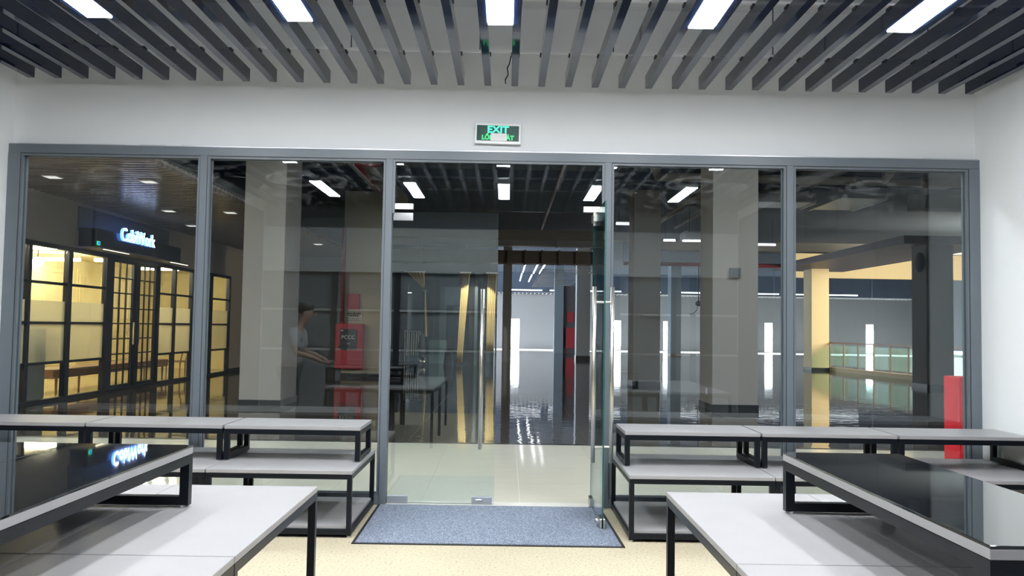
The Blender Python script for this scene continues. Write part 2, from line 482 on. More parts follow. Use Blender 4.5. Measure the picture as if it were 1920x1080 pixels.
bm = bmesh.new(); bx(bm, .738, .766, D-.03, D, 2.42, 2.54, bev=.004); tag(obj('door_stop', bm, steel), 'small steel catch hanging from the transom above the open door', 'door fitting')
bm = bmesh.new(); cyl(bm, (XD, D-.065, 0.0), (XD, D-.065, .012), .03, 16); obj('floor_pivot', bm, chrome, d2)

# mat
dm = thing('door_mat', 'blue grey entrance mat with black rubber edge before the doors', 'mat', (-.1, 6.5, 0))
bm = bmesh.new()
vs = [(-1.035, 5.885), (.83, 5.885), (.80, 7.13), (-1.045, 7.13)]
f = bm.faces.new([bm.verts.new((x, y, .004)) for x, y in vs])
r = bmesh.ops.extrude_face_region(bm, geom=[f]); bmesh.ops.translate(bm, verts=[v for v in r['geom'] if isinstance(v, bmesh.types.BMVert)], vec=(0, 0, .008))
bmesh.ops.recalc_face_normals(bm, faces=bm.faces)
obj('pile', bm, matm, dm)
bm = bmesh.new()
vs = [(-1.06, 5.872), (.855, 5.872), (.825, 7.14), (-1.07, 7.14)]
f = bm.faces.new([bm.verts.new((x, y, .0)) for x, y in vs])
r = bmesh.ops.extrude_face_region(bm, geom=[f]); bmesh.ops.translate(bm, verts=[v for v in r['geom'] if isinstance(v, bmesh.types.BMVert)], vec=(0, 0, .006))
bmesh.ops.recalc_face_normals(bm, faces=bm.faces)
obj('rubber_edge', bm, rubber, dm)

# ------------------------------------------------------------------ furniture
TB = .035
def frame_table(name, wx, wy, h, cat, shelf=False, group=None):
    """grey top on a black square-tube frame; origin at the centre on the floor"""
    t = thing(name, None, cat, (0, 0, 0), group)
    g = .002
    bm = bmesh.new(); bx(bm, -wx/2+g, wx/2-g, -wy/2+g, wy/2-g, h-.025, h, bev=.0015); obj('tabletop', bm, lam, t)
    bm = bmesh.new()
    for s in (-1, 1):
        bx(bm, -wx/2+g, wx/2-g, s*(wy/2-TB/2-g)-TB/2, s*(wy/2-TB/2-g)+TB/2, h-.025-TB, h-.026)
        bx(bm, s*(wx/2-TB/2-g)-TB/2, s*(wx/2-TB/2-g)+TB/2, -wy/2+g+TB, wy/2-g-TB, h-.025-TB, h-.026)
    obj('top_frame', bm, blackm, t)
    for sx in (-1, 1):
        for sy in (-1, 1):
            cx = sx*(wx/2-TB/2-g); cy = sy*(wy/2-TB/2-g)
            bm = bmesh.new(); bx(bm, cx-TB/2, cx+TB/2, cy-TB/2, cy+TB/2, .014, h-.025-TB, bev=.0015); l = obj('leg', bm, blackm, t)
            bm = bmesh.new(); cyl(bm, (cx, cy, 0), (cx, cy, .015), .014, 10); obj('foot', bm, zinc, l)
    if shelf:
        bm = bmesh.new(); bx(bm, -wx/2+TB*.6, wx/2-TB*.6, -wy/2+TB*.6, wy/2-TB*.6, .062, .08); obj('shelf', bm, lam, t)
        bm = bmesh.new()
        for s in (-1, 1):
            bx(bm, -wx/2+TB, wx/2-TB, s*(wy/2-TB/2-g)-TB/2, s*(wy/2-TB/2-g)+TB/2, .022, .061)
            bx(bm, s*(wx/2-TB/2-g)-TB/2, s*(wx/2-TB/2-g)+TB/2, -wy/2+g+TB, wy/2-g-TB, .022, .061)
        obj('shelf_frame', bm, blackm, t)
    return t
def riser(name, wx, wy, h, along, dark=False, group=None):
    """low riser: top on two closed loop frames; loops at both ends of the long axis 'along'"""
    t = thing(name, None, 'riser', (0, 0, 0), group)
    g = .002; tb = .038
    zt = h - (.008 if dark else 0)
    bm = bmesh.new(); bx(bm, -wx/2+g, wx/2-g, -wy/2+g, wy/2-g, zt-.027, zt, bev=.0015); obj('top_board', bm, lam, t)
    if dark:
        bm = bmesh.new(); bx(bm, -wx/2+g, wx/2-g, -wy/2+g, wy/2-g, zt+.0005, h+.001, bev=.001); obj('glass_sheet', bm, bglass, t)
    bm = bmesh.new()
    zf = zt-.027
    for s in (-1, 1):
        if along == 'x': bx(bm, -wx/2+g+tb, wx/2-g-tb, s*(wy/2-tb/2-g)-tb/2, s*(wy/2-tb/2-g)+tb/2, zf-tb, zf-.001)
        else: bx(bm, s*(wx/2-tb/2-g)-tb/2, s*(wx/2-tb/2-g)+tb/2, -wy/2+g+tb, wy/2-g-tb, zf-tb, zf-.001)
    obj('side_rail', bm, blackm, t)
    for s in (-1, 1):
        bm = bmesh.new()
        if along == 'x':
            c = s*(wx/2-tb/2-g)
            for z0 in (.008, zf-tb): bx(bm, c-tb/2, c+tb/2, -wy/2+g, wy/2-g, z0, z0+tb-.001)
            for q in (-1, 1):
                d = q*(wy/2-tb/2-g); bx(bm, c-tb/2, c+tb/2, d-tb/2, d+tb/2, .008+tb-.001, zf-tb)
        else:
            c = s*(wy/2-tb/2-g)
            for z0 in (.008, zf-tb): bx(bm, -wx/2+g, wx/2-g, c-tb/2, c+tb/2, z0, z0+tb-.001)
            for q in (-1, 1):
                d = q*(wx/2-tb/2-g); bx(bm, d-tb/2, d+tb/2, c-tb/2, c+tb/2, .008+tb-.001, zf-tb)
        lp = obj('loop_leg', bm, blackm, t)
        for q in (-1, 1):
            for e in ((s*(wx/2-.03), q*(wy/2-.03)),) if along == 'x' else ((q*(wx/2-.03), s*(wy/2-.03)),):
                bm = bmesh.new(); cyl(bm, (e[0], e[1], 0), (e[0], e[1], .009), .013, 10); obj('foot', bm, zinc, lp)
    return t

# tall grey tables, left block and right block
p = frame_table('display_table', .68, 1.215, .75, 'table', group='grey display tables in the foreground')
rowY = [4.03-.6085, 4.03-.6085-1.219]
spec = [(-.892-.34, 0, 'grey display table left of the aisle with a free corner near the doors'),
        (-.892-1.02, 0, 'grey display table under the back end of the left black riser'),
        (-.892-.34, 1, 'nearer left grey display table whose edge borders the aisle'),
        (-.892-1.02, 1, 'nearest grey display table at the lower left corner'),
        (.78+.34, 0, 'grey display table right of the aisle with a free corner near the doors'),
        (.78+1.02, 0, 'grey display table under the back end of the right black riser'),
        (.78+.34, 1, 'nearer right grey display table whose edge borders the aisle'),
        (.78+1.02, 1, 'nearest grey display table at the lower right corner'),
        (.78+1.70, 0, 'outermost right grey display table behind the black riser'),
        (.78+1.70, 1, 'outermost right grey display table nearest the viewer')]
for i, (x, r_, l) in enumerate(spec): place(p, i, (x, rowY[r_], 0), l)
# black glass topped risers
p = riser('glass_riser', .51, 1.55, .255, 'y', dark=True, group='black glass topped risers on the tables')
for i, (x, y, l) in enumerate(((1.208+.255, 2.855, 'black glass topped riser standing on the right grey tables'),
                  (-1.325-.255, 2.80, 'black glass topped riser on the left tables, nearer the aisle'),
                  (-1.325-.766, 2.80, 'black glass topped riser on the left tables, by the left edge'))):
    place(p, i, (x, y, .75), l)
# low tables with bottom shelf along the glass
p = frame_table('low_table', 1.055, 1.05, .475, 'table', shelf=True, group='low grey tables along the glass')
q = riser('bench_riser', 1.045, .53, .268, 'x', group='long grey benches on the low tables')
LX = [-1.09-.53-i*1.058 for i in range(3)]
RX = [.90+.53+i*1.058 for i in range(3)]
k = 0
for side, xs in (('left', LX), ('right', RX)):
    for i, x in enumerate(xs):
        w_ = ['beside the doors', 'in the middle of its row', 'against the %s wall' % side][i]
        place(p, k, (x, 6.555, 0), 'low grey two-tier table along the %s glass, %s' % (side, w_))
        place(q, k, (x + (-.01 if side == 'left' else .015), 6.68, .475), 'grey topped bench riser on the %s low tables, %s' % (side, w_))
        k += 1

# ------------------------------------------------------------------ hall beyond the glass
HX0, HX1, HY1, HZ = -8.5, 30.0, 59.5, 5.45
hf = thing('floor', 'polished hall floor beyond the glass', None, (0, D, 0), kind='structure')
box('screed', (-14.5, HX1+.2, D+.06, HY1+12, -.2, -.004), mat('pale grout', (.72, .70, .62), .7), hf)
t0 = None
for j in range(4):
    for i in range(22):
        x = -8.48 + i*.862; y = D+.10 + j*.905
        if t0 is None:
            t0 = box('tile', (.0015, .8605, .0015, .9035, -.012, 0), paletile, hf); t_ = t0; t0.location = Vector((x, y, 0)) + t0.location
            # rebuild relative to the floor origin
            base = Vector((0, 0, 0))
        else:
            t_ = t0.copy(); COL.objects.link(t_)
            t_.location = Vector((x, y, 0))
box('threshold_strip', (-8.5, 10.6, D+3.72, D+3.80, -.012, .002), basem, hf)
t1 = None
for j in range(10):
    for i in range(26):
        x = -8.48 + i*.8; y = D+3.80 + j*.8
        if t1 is None:
            t1 = box('tile', (.0012, .7988, .0012, .7988, -.012, 0), darktile, hf); t1.location = Vector((x, y, 0)); t_ = t1
        else:
            t_ = t1.copy(); COL.objects.link(t_); t_.location = Vector((x, y, 0))
box('far_paving', (-8.5, HX1, D+11.80, HY1-5, -.012, 0), darkfar, hf)
box('side_paving', (12.32, HX1, D+.1, D+11.80, -.012, 0), darkfar, hf)
box('sunlit_paving', (-8.5, HX1, HY1-5, HY1, -.012, 0), mat('painted sunlit floor', (.85, .85, .82), .5), hf)  # sunlit strip of floor put in as a paler base colour
box('office_carpet', (-14, -8.5, D+3, 27.5, -.012, 0), gloss_floor('office floor', (.55, .45, .28), .15, .03), hf)

hc = thing('ceiling', 'dark painted slab over the hall', None, (0, D, HZ), kind='structure')
box('slab', (-14.5, HX1+.2, D+.2, HY1+.2, HZ, HZ+.2), slabm, hc)
box('wall_far', (-14.5, HX1+.2, D+.2, D+.21, 4.35, HZ), greywall, None).name = 'wall_front_upper'
tag(bpy.data.objects['wall_front_upper'], 'grey wall strip over the glazed front on the hall side', None, kind='structure')
box('wall_hall_right', (HX1, HX1+.2, D, HY1+.2, 0, HZ), greywall, kind='structure', label='grey wall closing the hall at right')
for nm_, bb in (('wall_front_left', (-14.5, XL-.15, D+.02, D+.2, 0, HZ)), ('wall_front_right', (XR+.15, HX1, D+.02, D+.2, 0, HZ))):
    box(nm_, bb, beige, kind='structure', label='plain hall wall beside the glazed front, %s side' % ('left' if 'left' in nm_ else 'right'))
# far wall with narrow windows
fw = thing('wall_far', 'pale far wall with narrow tall windows', None, (10, HY1, 0), kind='structure')
wx = [.62 + i*3.64 for i in range(9)]
segs = []; prev = -14.5
for x in wx:
    box('wall_panel', (prev, x-.33, HY1, HY1+.25, 0, 3.95), farwall, fw); prev = x+.33
    box('lintel', (x-.33, x+.33, HY1, HY1+.25, 2.12, 3.95), farwall, fw)
box('wall_panel', (prev, HX1+.2, HY1, HY1+.25, 0, 3.95), farwall, fw)
box('upper_band', (-14.5, HX1+.2, HY1, HY1+.25, 3.95, HZ), slabm, fw)
for i, x in enumerate(wx):
    wn = thing('window_%d' % (6+i), 'narrow bright floor-length window in the far wall', None, (x, HY1, 0), kind='structure', group='narrow far windows')
    for bb in ((x-.33, x-.30, HY1, HY1+.1, 0, 2.12), (x+.30, x+.33, HY1, HY1+.1, 0, 2.12), (x-.30, x+.30, HY1, HY1+.1, 1.76, 1.80), (x-.30, x+.30, HY1, HY1+.1, 1.02, 1.05), (x-.30, x+.30, HY1, HY1+.1, 0, .05)):
        box('frame', bb, beadm, wn)
    for z in (1.84, 1.91, 1.98, 2.05):
        box('louvre_blade', (x-.30, x+.30, HY1+.02, HY1+.09, z, z+.03), zinc, wn)
    box('pane', (x-.30, x+.30, HY1+.04, HY1+.05, .05, 1.76), shopglass, wn)

# columns
def column(x0, x1, y0, y1, label, h=HZ, m=colm, ph=.12):
    c = thing('column', label, 'column', ((x0+x1)/2, (y0+y1)/2, 0))
    box('shaft', (x0, x1, y0, y1, ph if ph else 0, h), m, c)
    if ph: box('plinth', (x0-.015, x1+.015, y0-.015, y1+.015, 0, ph), basem, c)
    return c
column(-4.90, -4.14, 15.36, 16.5, 'broad pale column behind the second pane from the left')
column(3.94, 4.81, 15.87, 16.9, 'broad pale column behind the fourth pane with small grey box')
column(3.44, 4.17, 22.55, 23.5, 'pale column just right of the open door, farther back')
column(9.70, 10.30, 49, 50, 'distant blue grey column between far windows', m=bluegrey)
column(12.11, 12.80, 32.9, 33.8, 'warmly lit column at the end of the balustrade', h=4.05, m=mat('warm plaster', (.74, .62, .40), .8))
column(11.75, 12.50, 23.15, 24.0, 'grey column behind the rightmost pane', h=4.05, m=mat('grey plaster', (.27, .255, .25), .8))
column(-4.80, -3.70, 24.25, 25.2, 'cream column carrying the red hydrant cabinet', m=mat('cream plaster', (.66, .60, .46), .8))
column(-.19, .20, 36.85, 37.3, 'slim dark column seen through the open doorway', m=greywall, ph=0)
column(3.38, 4.04, 40.2, 41.0, 'dark column at the right of the open doorway', m=greywall, ph=.2)
column(2.90, 3.45, 50.6, 51.4, 'distant dark blue column in the open doorway', m=bluegrey, ph=0)
column(5.55, 6.1, 57.0, 57.6, 'thin grey pier before the far wall', m=farwall, ph=0)

# small fixtures on columns
g1 = thing('wall_box', 'small grey square box on the broad right column', 'box', (4.36, 15.87, 2.62))
box('body', (4.26, 4.46, 15.80, 15.868, 2.54, 2.73), mat('grey plastic', (.22, .23, .23), .6), g1, bev=.005)
box('cover', (4.28, 4.44, 15.79, 15.80, 2.56, 2.71), mat('grey plastic dark', (.16, .17, .18), .6), g1)
g1 = thing('wall_socket', 'tiny white socket low on the broad right column', 'socket', (3.94, 16.3, .34))
box('plate', (3.925, 3.938, 16.24, 16.36, .28, .40), whiteplastic, g1)
g1 = thing('wall_speaker', 'dark oval speaker high on the grey right column', 'speaker', (11.72, 23.3, 3.5))
bm = bmesh.new(); ball(bm, (11.66, 23.35, 3.55), .25, (.5, .7, 1.15)); obj('body', bm, beadm, g1, smooth=True)
bm = bmesh.new(); bx(bm, 11.70, 11.75, 23.3, 23.4, 3.5, 3.6); obj('bracket', bm, zinc, g1)
g1 = thing('security_camera', 'small dark dome camera hanging near the far column', 'camera', (11.3, 49, 3.2))
bm = bmesh.new(); ball(bm, (11.3, 48.9, 3.1), .18, (1, 1, .9)); obj('dome', bm, beadm, g1, smooth=True)
bm = bmesh.new(); cyl(bm, (11.3, 48.9, 3.2), (11.3, 48.9, HZ), .03, 8); obj('drop_rod', bm, beadm, g1)
bm = bmesh.new()
for a, b in zip([(11.25, 48.9, 3.0), (11.2, 48.9, 2.7), (11.0, 48.9, 2.5)], [(11.2, 48.9, 2.7), (11.0, 48.9, 2.5), (10.75, 48.9, 2.45)]): cyl(bm, a, b, .02, 6)
obj('loose_cable', bm, beadm, g1)

# hydrant cabinet on the cream column
hy = thing('hydrant_cabinet', 'red fire hydrant cabinet with dark glazed door on the cream column', 'cabinet', (-4.55, 24.2, .27))
box('body', (-4.93, -4.15, 23.98, 24.24, .26, 1.55), redm, hy, bev=.006)
dr = box('door', (-4.80, -4.31, 23.955, 23.98, .80, 1.40), mat('dark cabinet glass', (.03, .04, .055), .12), hy)
obj('lettering', text_bm('PCCC', .15, .003, facing_viewer(-4.555, 23.951, 1.16), bold=.002), whiteplastic, dr)
obj('lettering', text_bm('114', .07, .003, facing_viewer(-4.555, 23.951, .98)), whiteplastic, dr)
box('label_plate', (-4.78, -4.70, 23.95, 23.954, 1.34, 1.37), whiteplastic, dr)
box('latch', (-4.83, -4.79, 23.93, 23.955, .84, .92), beadm, hy)
rb = thing('alarm_panel', 'plain red square alarm panel above the hydrant notice', 'panel', (-4.5, 24.24, 2.1))
box('body', (-4.62, -4.30, 24.18, 24.245, 1.96, 2.42), redm, rb, bev=.004)
box('lid', (-4.60, -4.32, 24.17, 24.18, 1.98, 2.40), redm, rb)
nt_ = thing('notice_sheet', 'printed fire notice pinned above the red cabinet', 'notice', (-4.5, 24.24, 1.75))
box('sheet', (-4.70, -4.22, 24.235, 24.248, 1.62, 1.94), paper, nt_)
bm = bmesh.new()
for (z, h_, a_, b_) in ((1.905, .012, -4.66, -4.26), (1.85, .05, -4.66, -4.26), (1.79, .05, -4.63, -4.30), (1.72, .012, -4.66, -4.26), (1.69, .012, -4.64, -4.30), (1.655, .014, -4.66, -4.26)):
    x = a_
    while x < b_:
        l = random.uniform(.02, .05); bx(bm, x, min(x+l, b_), 24.230, 24.234, z-h_/2, z+h_/2); x += l+.014
obj('print', bm, ink, nt_, kind='stuff')
hp = thing('riser_pipe', 'red vertical fire pipe on the edge of the cream column', 'pipe', (-4.75, 24.15, 1.55))
bm = bmesh.new(); cyl(bm, (-4.78, 24.14, 1.551), (-4.78, 24.14, 4.35), .065, 12); obj('pipe', bm, redpipe, hp, smooth=True)
bm = bmesh.new(); cyl(bm, (-4.78, 24.14, 1.56), (-4.78, 24.14, 1.62), .09, 12); obj('flange', bm, redpipe, hp)

# far small cabinet seen through the door
hy2 = thing('hydrant_cabinet', 'small distant red cabinet between dark columns in the doorway', 'cabinet', (3.9, 50.7, .3))
box('backing', (3.46, 4.25, 50.75, 50.95, 0, 4.1), mat('dark backing', (.05, .05, .06), .8), hy2)
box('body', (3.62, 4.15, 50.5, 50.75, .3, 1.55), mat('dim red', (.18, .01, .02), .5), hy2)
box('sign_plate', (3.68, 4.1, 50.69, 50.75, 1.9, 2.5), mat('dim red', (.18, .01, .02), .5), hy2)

# red cabinet beyond the rightmost pane
rc = thing('red_cabinet', 'bright red upright cabinet just beyond the rightmost pane', 'cabinet', (5.3, 9.5, 0))
box('body', (5.07, 5.6, 9.3, 9.62, .02, 1.05), mat('bright red enamel', (.75, .02, .04), .4), rc, bev=.01)
box('foot', (5.1, 5.57, 9.33, 9.6, 0, .02), beadm, rc)
box('door', (5.1, 5.57, 9.285, 9.3, .06, 1.0), mat('bright red enamel', (.75, .02, .04), .4), rc)

# ---------------- slatted hall ceiling at left
sc = thing('ceiling', 'brown slatted lower ceiling over the office front', None, (-6.85, 18, 3.85), kind='structure')
s0 = None
yy = 8.0
while yy < 28.8:
    if s0 is None:
        bm = bmesh.new(); bx(bm, -1.65, 1.65, -.035, .035, 0, .11); me_off = None
        s0 = obj('slat', bm, sunshade, None); s0.parent = sc; s0.location = (0, yy-18, 0); s_ = s0
    else:
        s_ = s0.copy(); COL.objects.link(s_); s_.location = (0, yy-18, 0)
    yy += .19
box('backing', (-8.5, -5.35, 8.0, 28.8, 4.05, 4.07), mat('dark void', (.02, .02, .025), .9), sc)
for k, (x, y) in enumerate(((-7.4, 13.4), (-5.97, 13.7), (-7.1, 17.3), (-5.85, 17.4), (-7.6, 19.9), (-6.6, 21.9), (-5.5, 24.0), (-7.4, 25.5))):
    t = thing('downlight', 'flat downlight in the brown slatted ceiling, ' + ['nearest, by the left frame', 'nearest, above the sign glow', 'above the sign letters', 'near the first mullion', 'over the far end of the sign', 'behind the broad left column', 'beside the broad left column', 'over the end of the office front'][k], 'lamp', (x, y, 3.845), 'downlights in the brown slatted ceiling')
    box('rim', (x-.12, x+.12, y-.12, y+.12, 3.835, 3.849), whiteplastic, t)
    box('lens', (x-.10, x+.10, y-.10, y+.10, 3.829, 3.8345), downm, t)

# ---------------- office front
of = thing('shopfront', 'lit office front with black steel grid windows and glazed double doors', 'shopfront', (HX0, 19, 0))
ys = [11.9, 13.3, 14.72, 16.08, 17.68, None, 20.2, 21.2, 22.4, 23.9, 25.35]
def postY(y, w=.1): box('post', (HX0-.05, HX0+.05, y-w/2, y+w/2, 0, 2.9), blackm, of)
for y, w_ in ((11.9, .1), (13.3, .1), (14.72, .1), (16.08, .15), (17.68, .30), (19.02, .18), (20.18, .14), (21.2, .1), (22.4, .14), (23.82, .12), (25.35, .12)): postY(y, w_)
box('head_rail', (HX0-.05, HX0+.05, 11.9, 25.4, 2.86, 2.94), blackm, of)
box('base_rail', (HX0-.06, HX0+.06, 11.9, 25.4, 0, .07), blackm, of)
bays = [(11.95, 13.25), (13.35, 14.67), (14.77, 16.0), (16.16, 17.53), (20.25, 21.15), (21.25, 22.33), (23.88, 25.29)]
for a, b in bays:
    for z in (.73, 1.47, 2.21):
        box('transom', (HX0-.03, HX0+.03, a, b, z-.025, z+.025), blackm, of)
    box('pane', (HX0-.006, HX0+.006, a, b, .07, .705), shopglass, of)
    box('frosted_pane', (HX0-.006, HX0+.006, a, b, .755, 1.88), frost, of)
    box('pane', (HX0-.006, HX0+.006, a, b, 1.881, 2.86), shopglass, of)
for a, b in ((17.84, 18.92), (19.12, 20.10)):
    dl = box('door_leaf', (HX0-.03, HX0+.03, a, a+.07, .02, 2.86), blackm, of)
    box('stile', (HX0-.03, HX0+.03, b-.07, b, .02, 2.86), blackm, dl)
    box('rail', (HX0-.03, HX0+.03, a+.07, b-.07, .02, .14), blackm, dl)
    box('rail', (HX0-.03, HX0+.03, a+.07, b-.07, 2.80, 2.86), blackm, dl)
    for k in range(1, 3):
        y = a+.07 + (b-a-.14)*k/3; box('muntin', (HX0-.015, HX0+.015, y-.016, y+.016, .14, 2.80), blackm, dl)
    for k in range(1, 8):
        z = .14 + 2.66*k/8; box('muntin', (HX0-.014, HX0+.014, a+.07, b-.07, z-.014, z+.014), blackm, dl)
    box('pane', (HX0-.004, HX0+.004, a+.07, b-.07, .14, 2.80), shopglass, dl)
    box('door_pull', (HX0+.03, HX0+.06, (b-.05) if a < 18.5 else (a+.02), (b-.02) if a < 18.5 else (a+.05), 1.0, 1.5), steel, dl)
wl = thing('wall_hall_left', 'beige wall above and beside the lit office front', None, (HX0, 19, 0), kind='structure')
box('upper_wall', (HX0-.12, HX0+.0, D+.2, 30.5, 2.94, HZ), beige, wl)
box('near_wall', (HX0-.12, HX0, D+.2, 11.85, 0, 2.94), beige, wl)
box('pier', (HX0-.12, HX0, 22.48, 23.75, 0, 2.94), beige, wl)
box('far_wall_part', (HX0-.12, HX0, 25.42, 30.5, 0, 2.94), beige, wl)
box('skirting', (HX0, HX0+.02, 25.42, 30.5, 0, .12), basem, wl)
box('wall_hall_end', (-14.5, -4.75, 30.5, 30.7, 0, HZ), greywall, kind='structure', label='grey partition closing the aisle beyond the office')
# closed upper part beside it for light tightness
box('wall_office_roof', (-14.5, HX0-.12, D+.2, 30.5, 3.12, 3.2), warmwall, kind='structure', label='office ceiling seen through the grid windows')
box('wall_office_back', (-14.2, -14.0, D+.2, 30.5, 0, 3.12), warmwall, kind='structure', label='warm painted back wall of the office')
box('wall_office_near', (-14.0, HX0-.12, 11.3, 11.5, 0, 3.12), warmwall, kind='structure', label='near side wall of the office')
ow = thing('wall_office_end', 'warm office end wall with panel mouldings', None, (-11, 27.5, 0), kind='structure')
box('plaster', (-14.0, HX0-.12, 27.5, 27.7, 0, 3.12), warmwall, ow)
for x0, x1 in ((-13.8, -12.7), (-12.5, -11.4), (-11.2, -10.1), (-9.9, -8.8)):
    for z0, z1 in ((.25, 1.05), (1.2, 2.8)):
        for i_ in (0, .12):
            a, b, c, d = x0+i_, x1-i_, z0+i_, z1-i_
            for bb in ((a, b, 27.47, 27.5, c, c+.03), (a, b, 27.47, 27.5, d-.03, d), (a, a+.03, 27.47, 27.5, c+.03, d-.03), (b-.03, b, 27.47, 27.5, c+.03, d-.03)):
                box('moulding', bb, warmwall, ow)
op = thing('wall_office_inner', 'cream panelled wall inside the office', None, (-11.5, 24, 0), kind='structure')
box('plaster', (-11.6, -11.5, 18.6, 27.4, 0, 3.12), warmwall, op)
for y0, y1 in ((18.8, 20.3), (20.5, 22.0), (22.2, 23.7), (23.9, 25.4), (25.6, 27.1)):
    for z0, z1 in ((.25, 1.25), (1.45, 2.9)):
        for i_ in (0, .14):
            a, b, c, d = y0+i_, y1-i_, z0+i_, z1-i_
            for bb in ((a, b, c, c+.03), (a, b, d-.03, d), (a, a+.03, c+.03, d-.03), (b-.03, b, c+.03, d-.03)):
                box('moulding', (-11.5, -11.475, *bb), warmwall, op)
for k, (x0, x1, y, z) in enumerate(((-10.25, -8.95, 17.0, 3.0), (-11.4, -10.3, 20.0, 2.98), (-9.95, -8.9, 20.0, 2.98), (-10.2, -9.0, 23.0, 2.98), (-10.4, -8.9, 14.0, 3.0), (-12.9, -11.8, 16.0, 3.0))):
    t = thing('tube_lamp', ['first tube lamp behind the leftmost office windows', 'tube lamp by the globe lamp in the office', 'tube lamp behind the office doors', 'rearmost tube lamp in the office', 'nearest tube lamp in the office', 'tube lamp deep inside the office'][k], 'lamp', (x0, y, z), 'tube lamps inside the office')
    bm = bmesh.new(); cyl(bm, (x0, y, z), (x1, y, z), .035, 10); obj('tube', bm, warmtube, t)
    box('batten', (x0, x1, y-.03, y+.03, z+.034, 3.12), whiteplastic, t)
gl = thing('globe_lamp', 'round white globe lamp hanging in the office', 'lamp', (-10.75, 19, 2.86))
bm = bmesh.new(); ball(bm, (-10.75, 19, 2.84), .12); obj('globe', bm, emis('globe glow', (1, .93, .75), 9), gl, smooth=True)
bm = bmesh.new(); cyl(bm, (-10.75, 19, 2.95), (-10.75, 19, 3.12), .01, 6); obj('cord', bm, beadm, gl)
cb = thing('cabinet', 'grey green cabinet behind the frosted office window', 'cabinet', (-9.0, 15.3, 0))
box('body', (-9.3, -8.75, 14.85, 15.85, .02, 1.36), mat('grey green board', (.20, .23, .19), .6), cb, bev=.01)
box('door', (-8.75, -8.73, 14.88, 15.82, .06, 1.32), mat('grey green board', (.20, .23, .19), .6), cb)
ob = thing('office_bench', 'long low brown wooden table inside the office', 'table', (-9.4, 20, 0))
box('tabletop', (-9.75, -9.15, 16.9, 22.6, .33, .52), wood, ob, bev=.01)
for y in (17.15, 19.0, 20.8, 22.4):
    for x in (-9.70, -9.22):
        bm = bmesh.new(); cyl(bm, (x, y, 0), (x, y+.0, .33), .022, 8, .03); obj('leg', bm, wood, ob)
ch = thing('office_chair', 'brown wooden chair at the end of the office table', 'chair', (-9.1, 23.1, 0))
box('seat', (-9.35, -8.9, 22.85, 23.3, .42, .46), wood, ch, bev=.01)
for x in (-9.31, -8.94):
    for y in (22.89, 23.26):
        bm = bmesh.new(); cyl(bm, (x*1.004+.03, y, 0), (x, y, .42), .015, 8, .022); obj('leg', bm, wood, ch)
for y in (22.89, 23.26):
    bm = bmesh.new(); cyl(bm, (-8.93, y, .46), (-8.85, y, .82), .018, 8); obj('back_post', bm, wood, ch)
box('backrest', (-8.90, -8.83, 22.86, 23.29, .72, .86), wood, ch, bev=.01)

# sign canopy
cn = thing('sign_canopy', 'black sign canopy with glowing white letters over the office doors', 'sign', (-8.3, 18.4, 3.0))
box('back_panel', (-8.50, -8.47, 16.35, 20.7, 3.30, 3.78), mat('grey sign panel', (.13, .15, .18), .5), cn)
box('canopy_box', (-8.47, -8.12, 16.35, 20.6, 2.99, 3.355), mat('black canopy', (.008, .011, .02), .25), cn, bev=.004)
box('soffit_panel', (-8.49, -8.02, 16.33, 20.9, 2.95, 2.985), mat('soffit grey', (.30, .29, .28), .4), cn)
for a, b in ((16.5, 17.6), (19.8, 20.85)):
    box('soffit_lamp', (-8.05, -8.03, a, b, 2.942, 2.949), emis('soffit strip', (1, .88, .6), 5), cn)
bm = text_bm('CobiWork', .40, .05, facing_right(-8.085, 18.12, 3.33), bold=.0, sx=.92)
o = obj('lettering', bm, emis('sign white', (.86, .92, 1.0), 7.0), cn, extra=emis('sign blue halo', (.10, .28, 1.0), 3.5))
for pg in o.data.polygons:
    if pg.normal.x < .7: pg.material_index = 1
box('sensor', (-8.10, -8.02, 18.55, 18.95, 2.985, 3.03), beadm, cn)
box('indicator', (-8.12, -8.11, 16.38, 16.50, 3.02, 3.10), emis('indicator green', (.05, .9, .35), 1.0), cn)
box('indicator', (-8.111, -8.105, 16.40, 16.48, 3.035, 3.085), emis('indicator blue', (.02, .2, .9), 1.0), cn)

# ---------------- bulkhead and dim shop behind the doors
bk = thing('wall_hall_middle', 'grey bulkhead and dark glazed unit behind the left door', None, (-2.6, 33.4, 0), kind='structure')
box('bulkhead', (-4.75, -.40, 33.4, 33.6, 3.70, HZ), mat('bulkhead grey', (.16, .18, .20), .7), bk)
box('pier', (-4.75, -4.0, 33.4, 33.7, 0, 3.70), mat('dark void', (.02, .02, .025), .9), bk)
box('pier', (-1.52, -1.30, 33.3, 33.6, 0, 3.70), mat('dark void', (.02, .02, .025), .9), bk)
box('frame_post', (-1.30, -1.18, 33.35, 33.5, 0, 3.70), bluegrey, bk)
box('frame_post', (-1.0, -.82, 33.35, 33.5, 0, 3.70), mat('dark void', (.02, .02, .025), .9), bk)
box('frame_post', (-.46, -.40, 33.35, 33.5, 0, 3.70), bluegrey, bk)
box('side_wall', (-4.75, -4.7, 30.7, 36.5, 0, HZ), bluegrey, bk)
box('rear_wall', (-4.75, -.55, 36.5, 36.7, 0, HZ), bluegrey, bk)
box('glazing', (-4.0, -1.52, 33.44, 33.45, 0, 3.70), glass('tinted pane', (.6, .72, .78), .06), bk)
box('low_wall', (-3.2, -2.35, 34.4, 34.5, 0, .95), mat('pale board', (.45, .46, .38), .6), bk)
